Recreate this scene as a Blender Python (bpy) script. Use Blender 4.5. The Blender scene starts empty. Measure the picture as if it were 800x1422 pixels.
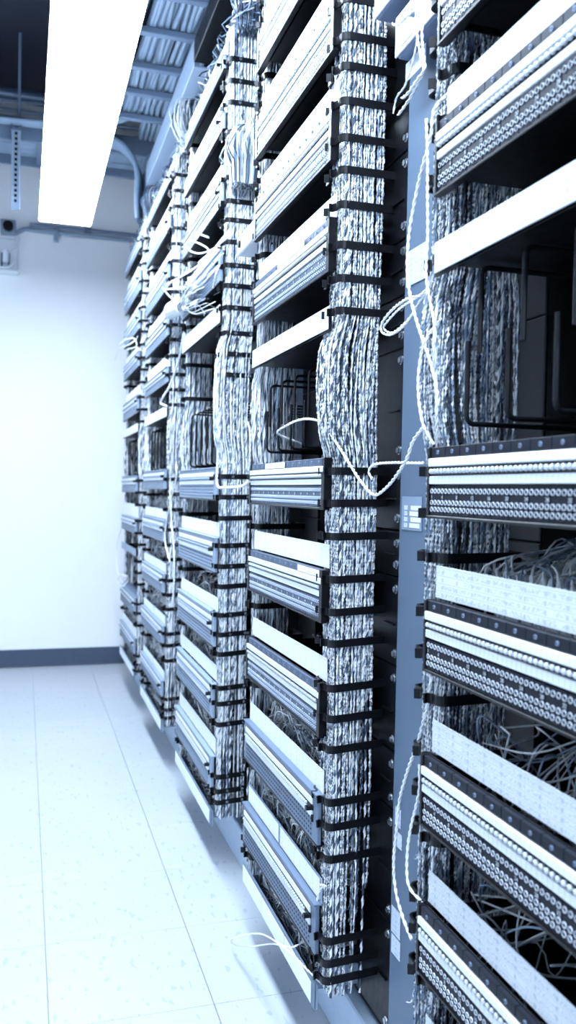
import bpy, math, random
import numpy as np
from mathutils import Matrix, Vector

random.seed(7)
RNG = np.random.default_rng(7)
SC = bpy.context.scene
COL = SC.collection

# ------------------------------------------------------------------ camera, world, exposure
def make_camera():
    f, yaw, pit, rol = 1205.0, .2955, -.0236, .0199      # focal length in pixels of the 800x1422 frame
    cy, sy = math.cos(yaw), math.sin(yaw)
    fw = Vector((sy*math.cos(pit), cy*math.cos(pit), math.sin(pit)))
    r0 = Vector((cy, -sy, 0)); u0 = r0.cross(fw)
    r = r0*math.cos(rol) + u0*math.sin(rol)
    u = -r0*math.sin(rol) + u0*math.cos(rol)
    cd = bpy.data.cameras.new('camera'); co = bpy.data.objects.new('camera', cd); COL.objects.link(co)
    co.matrix_world = Matrix(((r.x, u.x, -fw.x, 0), (r.y, u.y, -fw.y, 0), (r.z, u.z, -fw.z, 1.0), (0, 0, 0, 1)))
    cd.sensor_fit = 'VERTICAL'; cd.sensor_height = 36; cd.lens = 36*f/1422
    cd.clip_start = .02; cd.clip_end = 60
    cd.dof.use_dof = True; cd.dof.focus_distance = 1.45; cd.dof.aperture_fstop = 5.6
    SC.camera = co
make_camera()

W = bpy.data.worlds.new('world'); SC.world = W; W.use_nodes = True
W.node_tree.nodes['Background'].inputs[0].default_value = (.30, .50, .85, 1)
W.node_tree.nodes['Background'].inputs[1].default_value = .03
SC.view_settings.view_transform = 'Standard'; SC.view_settings.look = 'None'
SC.view_settings.gamma = 1; SC.view_settings.use_curve_mapping = False
SC.view_settings.exposure = 0.0
LAMP = (.67, .81, 1.0); LAMP_POWER = 48.0

# ------------------------------------------------------------------ materials
def principled(name, col, rough=.5, metal=0, spec=.5):
    m = bpy.data.materials.new(name); m.use_nodes = True
    b = m.node_tree.nodes['Principled BSDF']
    b.inputs['Base Color'].default_value = (*col, 1); b.inputs['Roughness'].default_value = rough
    b.inputs['Metallic'].default_value = metal; b.inputs['Specular IOR Level'].default_value = spec
    return m
def N(m, t, **kw):
    n = m.node_tree.nodes.new(t)
    for k, v in kw.items(): setattr(n, k, v)
    return n
def L(m, a, b): m.node_tree.links.new(a, b)
def math_(m, op, a, b=None, c=None):
    n = N(m, 'ShaderNodeMath', operation=op)
    for i, v in enumerate((a, b, c)):
        if v is None: continue
        if isinstance(v, (int, float)): n.inputs[i].default_value = v
        else: L(m, v, n.inputs[i])
    return n.outputs[0]
def mix_col(m, fac, c0, c1):
    n = N(m, 'ShaderNodeMix', data_type='RGBA')
    if isinstance(fac, (int, float)): n.inputs[0].default_value = fac
    else: L(m, fac, n.inputs[0])
    for i, c in ((6, c0), (7, c1)):
        if isinstance(c, tuple): n.inputs[i].default_value = (*c, 1)
        else: L(m, c, n.inputs[i])
    return n.outputs[2]
def bsdf(m): return m.node_tree.nodes['Principled BSDF']
def noise(m, vec, scale, detail=2):
    n = N(m, 'ShaderNodeTexNoise'); n.inputs['Scale'].default_value = scale; n.inputs['Detail'].default_value = detail
    L(m, vec, n.inputs['Vector']); return n.outputs['Fac']
def speckled(name, col, rough, amount=.25, scale=60, metal=0, spec=.5):
    m = principled(name, col, rough, metal, spec)
    tc = N(m, 'ShaderNodeTexCoord')
    f = noise(m, tc.outputs['Object'], scale, 3)
    dark = tuple(c*(1-amount) for c in col); lite = tuple(min(1, c*(1+amount)) for c in col)
    L(m, mix_col(m, f, dark, lite), bsdf(m).inputs['Base Color'])
    r = math_(m, 'MULTIPLY_ADD', f, .2, rough-.1); L(m, r, bsdf(m).inputs['Roughness'])
    return m
M = {}
M['black'] = speckled('black_powder_coat', (.002, .0023, .0035), .55, .3, 80, spec=.12)
M['black_gloss'] = speckled('black_gloss_metal', (.0022, .0026, .004), .38, .3, 60, spec=.28)
M['panel_dim'] = speckled('dim_jack_module', (.008, .0105, .018), .5, .3, 120, spec=.16)  # darker copy of one module metal, weaker light put into the colour
M['panel_lit'] = speckled('lit_jack_module', (.055, .08, .13), .45, .2, 120)  # lighter copy of the same module metal, stronger light painted in
M['frame_grey'] = speckled('grey_panel_frame', (.25, .32, .42), .45, .12, 60)
M['post'] = speckled('steel_blue_post', (.105, .155, .225), .5, .12, 25)
M['ring_metal'] = principled('nickel_jack_rim', (.75, .80, .86), .3, .55)
M['ring_mid'] = principled('dull_jack_rim', (.46, .52, .60), .35, .3)
M['hole'] = principled('jack_hole', (.001, .001, .002), .6, 0, .1)
M['chrome'] = principled('bright_screw', (.45, .48, .52), .25, .9)
M['lampcap'] = principled('lamp_cap_plastic', (.50, .54, .58), .3)
M['wire'] = speckled('white_wire', (.85, .88, .90), .45, .1, 90)
M['wire_grey'] = speckled('grey_wire', (.045, .065, .10), .5, .3, 90)
M['wire_mid'] = speckled('mid_grey_wire', (.20, .27, .37), .5, .4, 40)
M['thick'] = speckled('thick_cable_jacket', (.20, .27, .36), .4, .25, 12)
M['tray'] = speckled('tray_steel', (.13, .18, .26), .5, .15, 20)
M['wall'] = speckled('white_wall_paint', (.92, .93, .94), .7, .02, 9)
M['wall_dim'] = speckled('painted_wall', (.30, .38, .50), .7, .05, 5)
M['ceiling'] = speckled('dark_ceiling_deck', (.012, .016, .03), .8, .3, 3)
M['duct'] = speckled('duct_metal', (.09, .13, .20), .45, .2, 6)
M['base'] = speckled('baseboard_vinyl', (.055, .08, .125), .45, .15, 30)
M['plinth'] = speckled('pale_plinth', (.40, .50, .62), .5, .12, 30)
M['paper'] = principled('paper', (.80, .84, .88), .6)
M['box_white'] = speckled('white_box_paint', (.78, .82, .86), .45, .04, 20)
M['face_mid'] = speckled('mid_grey_panel_face', (.12, .165, .24), .42, .12, 60)
M['shade_grey'] = speckled('grey_sheet_metal', (.16, .21, .31), .45, .15, 30)

def tile_material():
    m = principled('vinyl_tile', (.74, .78, .82), .38)
    g = N(m, 'ShaderNodeNewGeometry')
    mp = N(m, 'ShaderNodeMapping'); mp.inputs['Scale'].default_value = (1, .38, 1); mp.inputs['Rotation'].default_value = (0, 0, .5)
    L(m, g.outputs['Position'], mp.inputs[0])
    f = noise(m, mp.outputs[0], 72, 1)
    fleck = math_(m, 'GREATER_THAN', f, .67)
    f2 = noise(m, g.outputs['Position'], 2.2, 3)
    oi = N(m, 'ShaderNodeObjectInfo')
    b = mix_col(m, f2, (.45, .48, .51), (.52, .54, .57))
    b = mix_col(m, math_(m, 'MULTIPLY', oi.outputs['Random'], .25), b, (.44, .47, .50))
    L(m, mix_col(m, math_(m, 'MULTIPLY', fleck, .5), b, (.26, .34, .44)), bsdf(m).inputs['Base Color'])
    L(m, math_(m, 'MULTIPLY_ADD', f2, .15, .33), bsdf(m).inputs['Roughness'])
    return m
M['tile'] = tile_material()
M['grout'] = principled('tile_bed', (.30, .36, .44), .8)

def card_material(name, row, dense, col=(.84, .87, .90), k=1.0):
    """paper card: ruled rows, ticks at the column numbers and pencil scribbles"""
    m = principled(name, col, .55)
    tc = N(m, 'ShaderNodeTexCoord'); s = N(m, 'ShaderNodeSeparateXYZ'); L(m, tc.outputs['Object'], s.inputs[0])
    y, z = s.outputs[1], s.outputs[2]
    zr = math_(m, 'DIVIDE', z, row); zf = math_(m, 'FRACT', zr); zi = math_(m, 'FLOOR', zr)
    rule = math_(m, 'LESS_THAN', zf, .13)
    yr = math_(m, 'FRACT', math_(m, 'DIVIDE', y, .0365))
    num = math_(m, 'MULTIPLY', math_(m, 'LESS_THAN', math_(m, 'ABSOLUTE', math_(m, 'SUBTRACT', yr, .5)), .055),
                math_(m, 'LESS_THAN', math_(m, 'ABSOLUTE', math_(m, 'SUBTRACT', zf, .5)), .26))
    cv = N(m, 'ShaderNodeCombineXYZ'); L(m, math_(m, 'MULTIPLY', y, 420.), cv.inputs[0]); L(m, math_(m, 'MULTIPLY', z, 420.), cv.inputs[1])
    oi = N(m, 'ShaderNodeObjectInfo'); L(m, math_(m, 'MULTIPLY', oi.outputs['Random'], 50.), cv.inputs[2])
    scr = math_(m, 'GREATER_THAN', noise(m, cv.outputs[0], 1.0, 2), .53)
    cv2 = N(m, 'ShaderNodeCombineXYZ'); L(m, math_(m, 'MULTIPLY', y, 18.), cv2.inputs[0]); L(m, math_(m, 'MULTIPLY', zi, 3.7), cv2.inputs[1])
    L(m, math_(m, 'MULTIPLY', oi.outputs['Random'], 90.), cv2.inputs[2])
    mask = math_(m, 'GREATER_THAN', noise(m, cv2.outputs[0], 1.0, 1), 1-dense)
    band = math_(m, 'LESS_THAN', math_(m, 'ABSOLUTE', math_(m, 'SUBTRACT', zf, .55)), .28)
    ink = math_(m, 'MULTIPLY', math_(m, 'MULTIPLY', scr, mask), band)
    tot = math_(m, 'MAXIMUM', math_(m, 'MULTIPLY', rule, .28*k), math_(m, 'MAXIMUM', math_(m, 'MULTIPLY', num, .45*k), math_(m, 'MULTIPLY', ink, .42*k)))
    L(m, mix_col(m, tot, col, (.20, .28, .40)), bsdf(m).inputs['Base Color'])
    return m
M['card'] = card_material('label_card', .0088, .40, (.66, .69, .72), k=.9)
M['card_plain'] = card_material('plain_label_card', .0088, .15, k=.5)
M['card_written'] = card_material('handwritten_card', .0092, .62, (.66, .69, .72), k=1.1)
M['note'] = card_material('posted_note', .009, .7, (.62, .70, .80))
def strip_material():
    m = principled('designation_strip', (.76, .79, .82), .4)
    tc = N(m, 'ShaderNodeTexCoord'); s = N(m, 'ShaderNodeSeparateXYZ'); L(m, tc.outputs['Object'], s.inputs[0])
    t = math_(m, 'LESS_THAN', math_(m, 'FRACT', math_(m, 'DIVIDE', s.outputs[1], .0091)), .11)
    L(m, mix_col(m, math_(m, 'MULTIPLY', t, .4), (.76, .79, .82), (.24, .32, .44)), bsdf(m).inputs['Base Color'])
    return m
M['strip'] = strip_material()
def emit_material():
    m = bpy.data.materials.new('lit_diffuser'); m.use_nodes = True
    nt = m.node_tree; nt.nodes.clear()
    e = nt.nodes.new('ShaderNodeEmission'); o = nt.nodes.new('ShaderNodeOutputMaterial')
    e.inputs[0].default_value = (*LAMP, 1); e.inputs[1].default_value = LAMP_POWER
    nt.links.new(e.outputs[0], o.inputs[0]); return m
M['emit'] = emit_material()

# ------------------------------------------------------------------ mesh helpers
class MB:
    def __init__(s): s.v = []; s.f = []; s.m = []
    def add(s, vs, fs, mi=0):
        o = len(s.v); s.v += [tuple(map(float, p)) for p in vs]
        s.f += [tuple(i+o for i in f) for f in fs]; s.m += [mi]*len(fs); return s
    def box(s, x0, x1, y0, y1, z0, z1, mi=0):
        v = [(x, y, z) for x in (x0, x1) for y in (y0, y1) for z in (z0, z1)]
        return s.add(v, [(0, 1, 3, 2), (4, 6, 7, 5), (0, 4, 5, 1), (2, 3, 7, 6), (0, 2, 6, 4), (1, 5, 7, 3)], mi)
    def cbox(s, x0, x1, y0, y1, z0, z1, b=.001, mi=0):
        """box with chamfered edges"""
        X, Y, Z = (x0, x1), (y0, y1), (z0, z1); v = []; idx = {}
        for i in (0, 1):
            for j in (0, 1):
                for k in (0, 1):
                    sx, sy, sz = 1-2*i, 1-2*j, 1-2*k
                    for a, p in enumerate(((X[i], Y[j]+sy*b, Z[k]+sz*b), (X[i]+sx*b, Y[j], Z[k]+sz*b), (X[i]+sx*b, Y[j]+sy*b, Z[k]))):
                        idx[i, j, k, a] = len(v); v.append(p)
        f = []
        for i in (0, 1):
            q = [idx[i, 0, 0, 0], idx[i, 1, 0, 0], idx[i, 1, 1, 0], idx[i, 0, 1, 0]]; f.append(q if i else q[::-1])
            q = [idx[0, i, 0, 1], idx[0, i, 1, 1], idx[1, i, 1, 1], idx[1, i, 0, 1]]; f.append(q if i else q[::-1])
            q = [idx[0, 0, i, 2], idx[1, 0, i, 2], idx[1, 1, i, 2], idx[0, 1, i, 2]]; f.append(q if i else q[::-1])
        for i in (0, 1):
            for j in (0, 1):
                q = [idx[i, j, 0, 0], idx[i, j, 1, 0], idx[i, j, 1, 1], idx[i, j, 0, 1]]; f.append(q if i != j else q[::-1])
                q = [idx[i, 0, j, 0], idx[i, 0, j, 2], idx[i, 1, j, 2], idx[i, 1, j, 0]]; f.append(q if i != j else q[::-1])
                q = [idx[0, i, j, 1], idx[1, i, j, 1], idx[1, i, j, 2], idx[0, i, j, 2]]; f.append(q if i != j else q[::-1])
        for i in (0, 1):
            for j in (0, 1):
                for k in (0, 1):
                    q = [idx[i, j, k, 0], idx[i, j, k, 1], idx[i, j, k, 2]]; f.append(q if (i+j+k) % 2 else q[::-1])
        return s.add(v, f, mi)
    def tube(s, pts, r, n=6, mi=0, caps=True):
        V, F = tube_arrays(np.asarray(pts, float), r, n)
        s.add(V.tolist(), F.tolist(), mi)
        if caps:
            k = len(pts); o = len(s.v)-k*n
            s.f.append(tuple(o+i for i in range(n))[::-1]); s.f.append(tuple(o+(k-1)*n+i for i in range(n))); s.m += [mi, mi]
        return s
    def rod(s, a, b, r, n=8, mi=0): return s.tube([a, b], r, n, mi)
    def band(s, path, h, t, mi=0):
        """a flat strap of height h and thickness t swept along a plan path"""
        p = np.array(path, float); d = np.gradient(p, axis=0); d /= np.linalg.norm(d, axis=1)[:, None]
        nrm = np.stack([-d[:, 1], d[:, 0]], 1)*t/2; v = []
        for q, n_ in zip(p, nrm):
            v += [(q[0]-n_[0], q[1]-n_[1], -h/2), (q[0]+n_[0], q[1]+n_[1], -h/2), (q[0]+n_[0], q[1]+n_[1], h/2), (q[0]-n_[0], q[1]-n_[1], h/2)]
        f = []
        for i in range(len(p)-1):
            for j in range(4): a = i*4+j; b = i*4+(j+1) % 4; f.append((a, b, b+4, a+4))
        e = (len(p)-1)*4; f += [(3, 2, 1, 0), (e, e+1, e+2, e+3)]
        return s.add(v, f, mi)
    def mesh(s, name, mats):
        me = bpy.data.meshes.new(name); me.from_pydata(s.v, [], s.f)
        for k in mats: me.materials.append(M[k])
        if len(mats) > 1: me.polygons.foreach_set('material_index', s.m)
        me.update(); return me
def frames(P):
    T = np.gradient(P, axis=0); T /= np.maximum(np.linalg.norm(T, axis=1), 1e-9)[:, None]
    n = np.array([0, 0, 1.]) if abs(T[0][2]) < .9 else np.array([1., 0, 0])
    A = np.empty_like(P)
    for i in range(len(P)):
        n = n-T[i]*(n@T[i]); l = np.linalg.norm(n)
        if l < 1e-6: n = np.cross(T[i], (.3, .5, .8)); l = np.linalg.norm(n)
        n = n/l; A[i] = n
    return A, np.cross(T, A)
def tube_arrays(P, r, n):
    A, B = frames(P); th = np.arange(n)*2*np.pi/n
    V = (P[:, None, :] + r*(np.cos(th)[None, :, None]*A[:, None, :] + np.sin(th)[None, :, None]*B[:, None, :])).reshape(-1, 3)
    i = np.arange(len(P)-1)[:, None]*n; j = np.arange(n)[None, :]; j2 = (j+1) % n
    F = np.stack([i+j, i+j2, i+n+j2, i+n+j], -1).reshape(-1, 4)
    return V, F
def quad_mesh(name, V, F, mats, mi=None, smooth=True):
    me = bpy.data.meshes.new(name)
    me.vertices.add(len(V)); me.vertices.foreach_set('co', np.asarray(V, np.float32).ravel())
    me.loops.add(len(F)*4); me.loops.foreach_set('vertex_index', np.asarray(F, np.int32).ravel())
    me.polygons.add(len(F)); me.polygons.foreach_set('loop_start', np.arange(0, len(F)*4, 4, dtype=np.int32))
    for k in mats: me.materials.append(M[k])
    if mi is not None: me.polygons.foreach_set('material_index', np.asarray(mi, np.int32))
    me.update(calc_edges=True); me.validate()
    if smooth: me.shade_smooth()
    return me
def spline(P, step=.01):
    P = np.asarray(P, float); Q = np.vstack([2*P[0]-P[1], P, 2*P[-1]-P[-2]]); out = []
    for i in range(1, len(Q)-2):
        a, b, c, d = Q[i-1], Q[i], Q[i+1], Q[i+2]; k = max(2, int(np.linalg.norm(c-b)/step))
        t = np.linspace(0, 1, k, endpoint=False)[:, None]
        out.append(.5*(2*b+(c-a)*t+(2*a-5*b+4*c-d)*t**2+(3*b-a-3*c+d)*t**3))
    return np.vstack(out+[P[-1:]])
def tubes_mesh(name, paths, r, n, mats, mi=None):
    Vs, Fs, Ms = [], [], []; o = 0
    for k, p in enumerate(paths):
        V, F = tube_arrays(np.asarray(p, float), r if np.isscalar(r) else r[k], n)
        Vs.append(V); Fs.append(F+o); o += len(V); Ms.append(np.full(len(F), 0 if mi is None else mi[k]))
    return quad_mesh(name, np.vstack(Vs), np.vstack(Fs), mats, np.concatenate(Ms))

# ------------------------------------------------------------------ object helpers
def link(name, me, parent=None, loc=(0, 0, 0), rot=None, kind=None):
    o = bpy.data.objects.new(name, me); COL.objects.link(o); o.location = loc
    if rot is not None: o.rotation_euler = rot
    if parent is not None: o.parent = parent
    if kind: o['kind'] = kind
    return o
def thing(name, label, cat, loc=(0, 0, 0), group=None, me=None, kind=None):
    o = link(name, me, None, loc, kind=kind); o['label'] = label; o['category'] = cat
    if group: o['group'] = group
    return o
def structure(name, me, parent=None, loc=(0, 0, 0)):
    return link(name, me, parent, loc, kind='structure' if parent is None else None)
def part(name, mb, mats, parent, loc=(0, 0, 0), kind=None):
    return link(name, mb.mesh(name, mats if isinstance(mats, (list, tuple)) else [mats]), parent, loc, kind=kind)

# ------------------------------------------------------------------ room
YW = 5.0
T = .31
floor = structure('floor', MB().box(-3.2, 2.6, -2.5, YW+.1, -.05, -.004).mesh('floor', ['grout']))
tile_me = MB().cbox(.0006, T-.0006, .0006, T-.0006, -.004, 0, .0009).mesh('floor_tile', ['tile'])
for i in range(-10, 8):
    for j in range(-10, 11):
        x, y = .056+i*T, 1.63+j*T
        if y+T > YW: continue
        link('floor_tile', tile_me, floor, (x, y, 0))
edge_me = MB().box(.0006, T-.0006, .0006, YW-(1.63+10*T)-.0006, -.004, 0).mesh('floor_tile_cut', ['tile'])
for i in range(-10, 8): link('floor_tile', edge_me, floor, (.056+i*T, 1.63+10*T, 0))
structure('wall_back', MB().box(-3.2, 2.6, YW, YW+.12, -.05, 3.1).mesh('wall_back', ['wall']))
structure('wall_left_bounce', MB().box(-1.6, -1.5, -2.5, YW+.12, -.05, 3.1).mesh('wall_left_bounce', ['wall']))  # unseen wall, moved in close so its white bounces light into the racks
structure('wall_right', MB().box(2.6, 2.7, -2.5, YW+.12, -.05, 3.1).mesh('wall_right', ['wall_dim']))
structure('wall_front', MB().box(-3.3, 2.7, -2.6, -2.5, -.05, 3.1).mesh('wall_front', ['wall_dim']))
structure('ceiling', MB().box(-3.3, 2.7, -2.6, YW+.12, 3.08, 3.18).mesh('ceiling', ['ceiling']))
structure('baseboard_back', MB().cbox(-3.2, 2.6, YW-.006, YW+.002, 0, .097, .002).cbox(-3.2, 2.6, YW-.014, YW-.004, 0, .012, .003).mesh('baseboard_back', ['base']))

# ------------------------------------------------------------------ ceiling lights (one row along the aisle)
LX0, LX1, LZ = .047, .279, 2.2
LIGHT_ROWS = ((2.905, 4.12, 'white strip ceiling light nearest the back wall'), (1.665, 2.88, 'white strip ceiling light cut by the top of the photo, before the far one'),
              (.425, 1.64, 'white strip ceiling light overhead, third from the back wall'), (-.815, .40, 'white strip ceiling light overhead, fourth from the back wall'),
              (-2.055, -.84, 'white strip ceiling light overhead, fifth from the back wall'))
for y0, y1, lab in LIGHT_ROWS:
    t = thing('ceiling_light', lab, 'ceiling light', ((LX0+LX1)/2, (y0+y1)/2, LZ), 'strip lights over the aisle')
    hw, hl = (LX1-LX0)/2, (y1-y0)/2
    part('diffuser', MB().cbox(-hw+.002, hw-.002, -hl+.002, hl-.002, 0, .02, .004), 'emit', t)
    part('housing', MB().cbox(-hw+.02, hw-.02, -hl+.01, hl-.01, .0225, .075, .008), 'box_white', t)
    for sy in (-.8, .8): part('hanger_rod', MB().rod((0, hl*sy, .072), (0, hl*sy, .88), .004), 'tray', t)

# ------------------------------------------------------------------ racks
A = .479                       # plane of the panel fronts
NEAR = [.455, 1.365, 2.215, 3.075, 3.89]
FAR = [.980, 1.870, 2.775, 3.665, 4.49]
RACK = ['nearest rack at right', 'second rack from right', 'middle rack', 'fourth rack from right', 'farthest rack by wall']
RINGS = [2.10, 2.045, 1.99, 1.915, 1.86, 1.80, 1.74, 1.692, 1.636, 1.577, 1.525, 1.469, 1.404, 1.35, 1.297, 1.035, .982, .927, .856, .802, .75, .676, .625, .574, .486, .445, .391, .254, .216, .187]

def ring_path():
    p = [(-.010, .014), (-.004, .010), (0, .014), (0, .028)]
    for a in np.linspace(math.pi, math.pi/2, 5): p.append((.011+.011*math.cos(a), .027+.011*math.sin(a)))
    for a in np.linspace(math.pi/2, 0, 4): p.append((.104+.008*math.cos(a), .030+.008*math.sin(a)))
    for a in np.linspace(0, -math.pi/2, 4): p.append((.104+.008*math.cos(a), -.030+.008*math.sin(a)))
    for a in np.linspace(-math.pi/2, -math.pi, 5): p.append((.011+.011*math.cos(a), -.027+.011*math.sin(a)))
    p += [(0, -.020), (-.004, -.012), (-.010, -.014)]
    return p
RING = MB().band(ring_path(), .0125, .003).mesh('cable_ring', ['black_gloss'])
_r = MB().band(ring_path(), .0125, .003)
for x in (.03, .07):
    _r.add([(x+.0038*math.cos(a), -.0405, .0038*math.sin(a)) for a in np.arange(8)*math.pi/4], [tuple(range(8))], 1)
    _r.add([(x+.0038*math.cos(a), yy, .0038*math.sin(a)) for yy in (-.0405, -.0385) for a in np.arange(8)*math.pi/4],
           [(i, i+8, (i+1) % 8+8, (i+1) % 8) for i in range(8)], 1)
RING_SCREWED = _r.mesh('cable_ring_with_screws', ['black_gloss', 'chrome'])
BOLT = MB().rod((-.005, 0, 0), (0, 0, 0), .0052, 6).rod((-.0015, 0, 0), (.001, 0, 0), .0075, 10).mesh('bolt', ['chrome'])

def rack(i):
    n, f = NEAR[i], FAR[i]
    t = thing('equipment_rack', f'tall black steel frame with cable rings, {RACK[i]}', 'rack', (.58, (n+f)/2, 0), 'equipment racks along the aisle')
    o = np.array((.58, (n+f)/2, 0))
    def P(name, mb, mats, loc=(0, 0, 0)): return part(name, mb, mats, t, tuple(np.array(loc, float)-o))
    gap = .385 if i == 0 else n-FAR[i-1]
    g = gap/.385; g2 = (NEAR[i+1]-f)/.385 if i < 4 else .3
    # flange plates beside the panels, one per unit height
    zs = [.115, .30, .485, .58, .72, .865, .94, 1.05, 1.235, 1.32, 1.41, 1.55, 1.73, 1.90, 2.06, 2.17]
    for a, b in zip(zs[:-1], zs[1:]):
        m_ = MB().cbox(0, .006, 0, .155*g, .001, b-a-.001, .0015)
        m_.cbox(-.004, .001, .02*g, .06*g, (b-a)*.45, (b-a)*.45+.003, .0008)
        pl = P('mounting_plate', m_, 'black_gloss', (.580, n-.09*g, a))
        for zz in (.02, b-a-.02): link('bolt', BOLT, pl, (-.0005, .016*g, zz))
        m_ = MB().cbox(0, .006, 0, .13*g, .001, b-a-.001, .0015)
        P('mounting_plate', m_, 'black_gloss', (.580+.06, f, a))
    # grey upright between the bays, a folded channel
    y0, y1 = n-.235*g, n-.092*g
    m_ = MB().cbox(0, .004, .045*g, y1-y0, 0, 2.19, .001).cbox(.006, .010, 0, .043*g, 0, 2.19, .001)
    m_.box(.002, .012, .043*g, .05*g, 0, 2.19).box(.004, .05, y1-y0-.004, y1-y0, 0, 2.19)
    P('upright', m_, 'post', (.574, y0, .0))
    P('rear_plate', MB().cbox(0, .004, n-.235*g, f+.148*g2, .13, 1.075, .001), 'black', (.80, 0, 0))
    if i < 3:
        P('gap_plate', MB().cbox(0, .004, n-.235*g, f+.148*g2, 1.08, 1.48, .001), 'black_gloss' if i < 2 else 'shade_grey', (.74 if i < 2 else .90, 0, 0))
    P('rear_plate', MB().cbox(0, .004, n-.235*g, f+.148*g2, 1.49, 2.18, .001), 'black', (.80, 0, 0))
    P('plinth', MB().cbox(0, .42, n-.235*g, f+.15, 0, .10, .003), 'plinth', (.562, 0, 0))
    P('top_beam', MB().cbox(0, .26, n-.09, f+.10, 2.185, 2.235, .003), 'black', (.56, 0, 0))
    P('bottom_beam', MB().cbox(0, .20, n-.09, f+.10, .102, .125, .003), 'black', (.585, 0, 0))
    # cable rings on both sides
    me = RING_SCREWED if i in (2, 3) else RING
    for z in RINGS:
        tilt = -.075*min(1, max(0, (1.15-z)*2))               # the lower rings sag at the front under the weight
        link('cable_ring', RING if (i == 2 and z in (1.35, .927, .75, .574)) else me, t, tuple(np.array((A+.006, n+.010, z))-o), (0, tilt, 0))
        if z < 1.40 and z > 1.30 or (i == 4 and z not in (1.525, 1.035, .856, .391, .254)): continue
        link('cable_ring', RING, t, tuple(np.array((A+.014, f+.020, z-.006))-o), (0, tilt*.5, 0))
    # vertical hooks standing on the top
    for k in range(6):
        y = n+.05+k*(f-n-.1)/5
        P('hook_rod', MB().rod((0, 0, 0), (0, 0, .16), .004, 6), 'chrome' if i == 2 else 'tray', (.53, y, 2.14))
    return t
for i in range(5): rack(i)

# ------------------------------------------------------------------ jack panels
PITCH = .0091
def jack_module(mats):
    """one four-column module: bevelled plate, three rows of rimmed jacks, a slot below. Local: front x=0, y 0..-4 pitches, z 0..1*h"""
    h, w = .0385, PITCH*4
    b = MB().cbox(0, .006, -w+.0004, -.0004, 0, h, .0007)
    for r_, zf in enumerate((.83, .44, .21)):
        for c in range(4):
            y, z = -(c+.5)*PITCH, h*zf
            n = 10; th = np.arange(n)*2*np.pi/n; rr = ((.0034, 0), (.0032, -.0009), (.0027, -.0009), (.0026, .0))
            v = [(x-.0001, y+q*math.cos(a), z+q*math.sin(a)) for q, x in rr for a in th]
            fs = [(k*n+j, k*n+(j+1) % n, (k+1)*n+(j+1) % n, (k+1)*n+j) for k in range(3) for j in range(n)]
            b.add(v, fs, 1); b.add([v[30+j] for j in range(n)], [tuple(range(n))], 2)
    b.cbox(-.0006, .001, -w*.62, -w*.38, h*.05, h*.09, .0003, 0)
    return b.mesh('jack_module', mats)
MODULE = {'dark': jack_module(['panel_dim', 'ring_metal', 'hole']), 'grey': jack_module(['panel_lit', 'ring_mid', 'hole'])}
def cap_mesh():
    b = MB(); n = 8; prof = ((.0, .0022), (-.0016, .0032), (-.0038, .0032), (-.0054, .0018))
    th = np.arange(n)*2*np.pi/n
    v = [(x, r*math.cos(a), r*math.sin(a)) for x, r in prof for a in th]
    f = [(k*n+j, (k+1)*n+j, (k+1)*n+(j+1) % n, k*n+(j+1) % n) for k in range(3) for j in range(n)]+[tuple(range(3*n, 4*n))]
    return b.add(v, f)
CAP = cap_mesh().mesh('lamp_cap', ['lampcap'])
def caps_joined(nc, scale=1):
    c = cap_mesh(); b = MB()
    for k in range(nc): b.add([(x, y*.95-(k+.5)*PITCH, z) for x, y, z in c.v], c.f)
    return b
NUM = {}
def number(txt, parent, loc):
    if txt not in NUM:
        c = bpy.data.curves.new('module_number', 'FONT'); c.body = txt; c.size = .0066; c.align_x = 'CENTER'; c.extrude = .0001
        c.materials.append(M['lampcap']); q = bpy.data.objects.new('module_number', c); COL.objects.link(q)
        NUM[txt] = bpy.data.meshes.new_from_object(q.evaluated_get(bpy.context.evaluated_depsgraph_get())); bpy.data.objects.remove(q)
    link('module_number', NUM[txt], parent, loc, (math.pi/2, 0, -math.pi/2))

def card_part(t, w, z0, z1, mat, x=.012, pieces=1, plate=None):
    if pieces == 1:
        part('label_card', MB().cbox(0, .0016, -w+.010, 0, 0, z1-z0, .0004), mat, t, (x, -.004, z0))
    else:
        part('card_plate', MB().cbox(0, .0016, -w+.004, 0, 0, z1-z0, .0004), plate or 'frame_grey', t, (x, -.002, z0))
        pw = (w-.035)/2
        for k in range(2):
            part('label_card', MB().cbox(0, .0012, -pw, 0, 0, (z1-z0)*.86, .0003), mat, t, (x-.0016, -.010-k*(pw+.014), z0+(z1-z0)*.07))

def chassis_mb(w, H, depth=.20, x0=.0065):
    e = .056                                               # the body is narrower than the face, leaving room for the wire rings
    b = MB().box(x0, depth, -w+e, -e, 0, .0025).box(x0, depth, -e-.0025, -e, .0025, H).box(x0, depth, -w+e, -w+e+.0025, .0025, H)
    b.box(x0, x0+.0025, -w+.0025, -.0025, .0025, H).box(x0, .0125, -w, 0, 0, .0025)
    b.cbox(-.002, x0+.002, -w, 0, -.0026, .0012, .0008)
    for k in range(5): b.box(depth-.022, depth-.004, -w+e+.0025, -e-.0025, .012+k*.0155, .020+k*.0155)      # terminal rows at the rear
    return b

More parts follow.
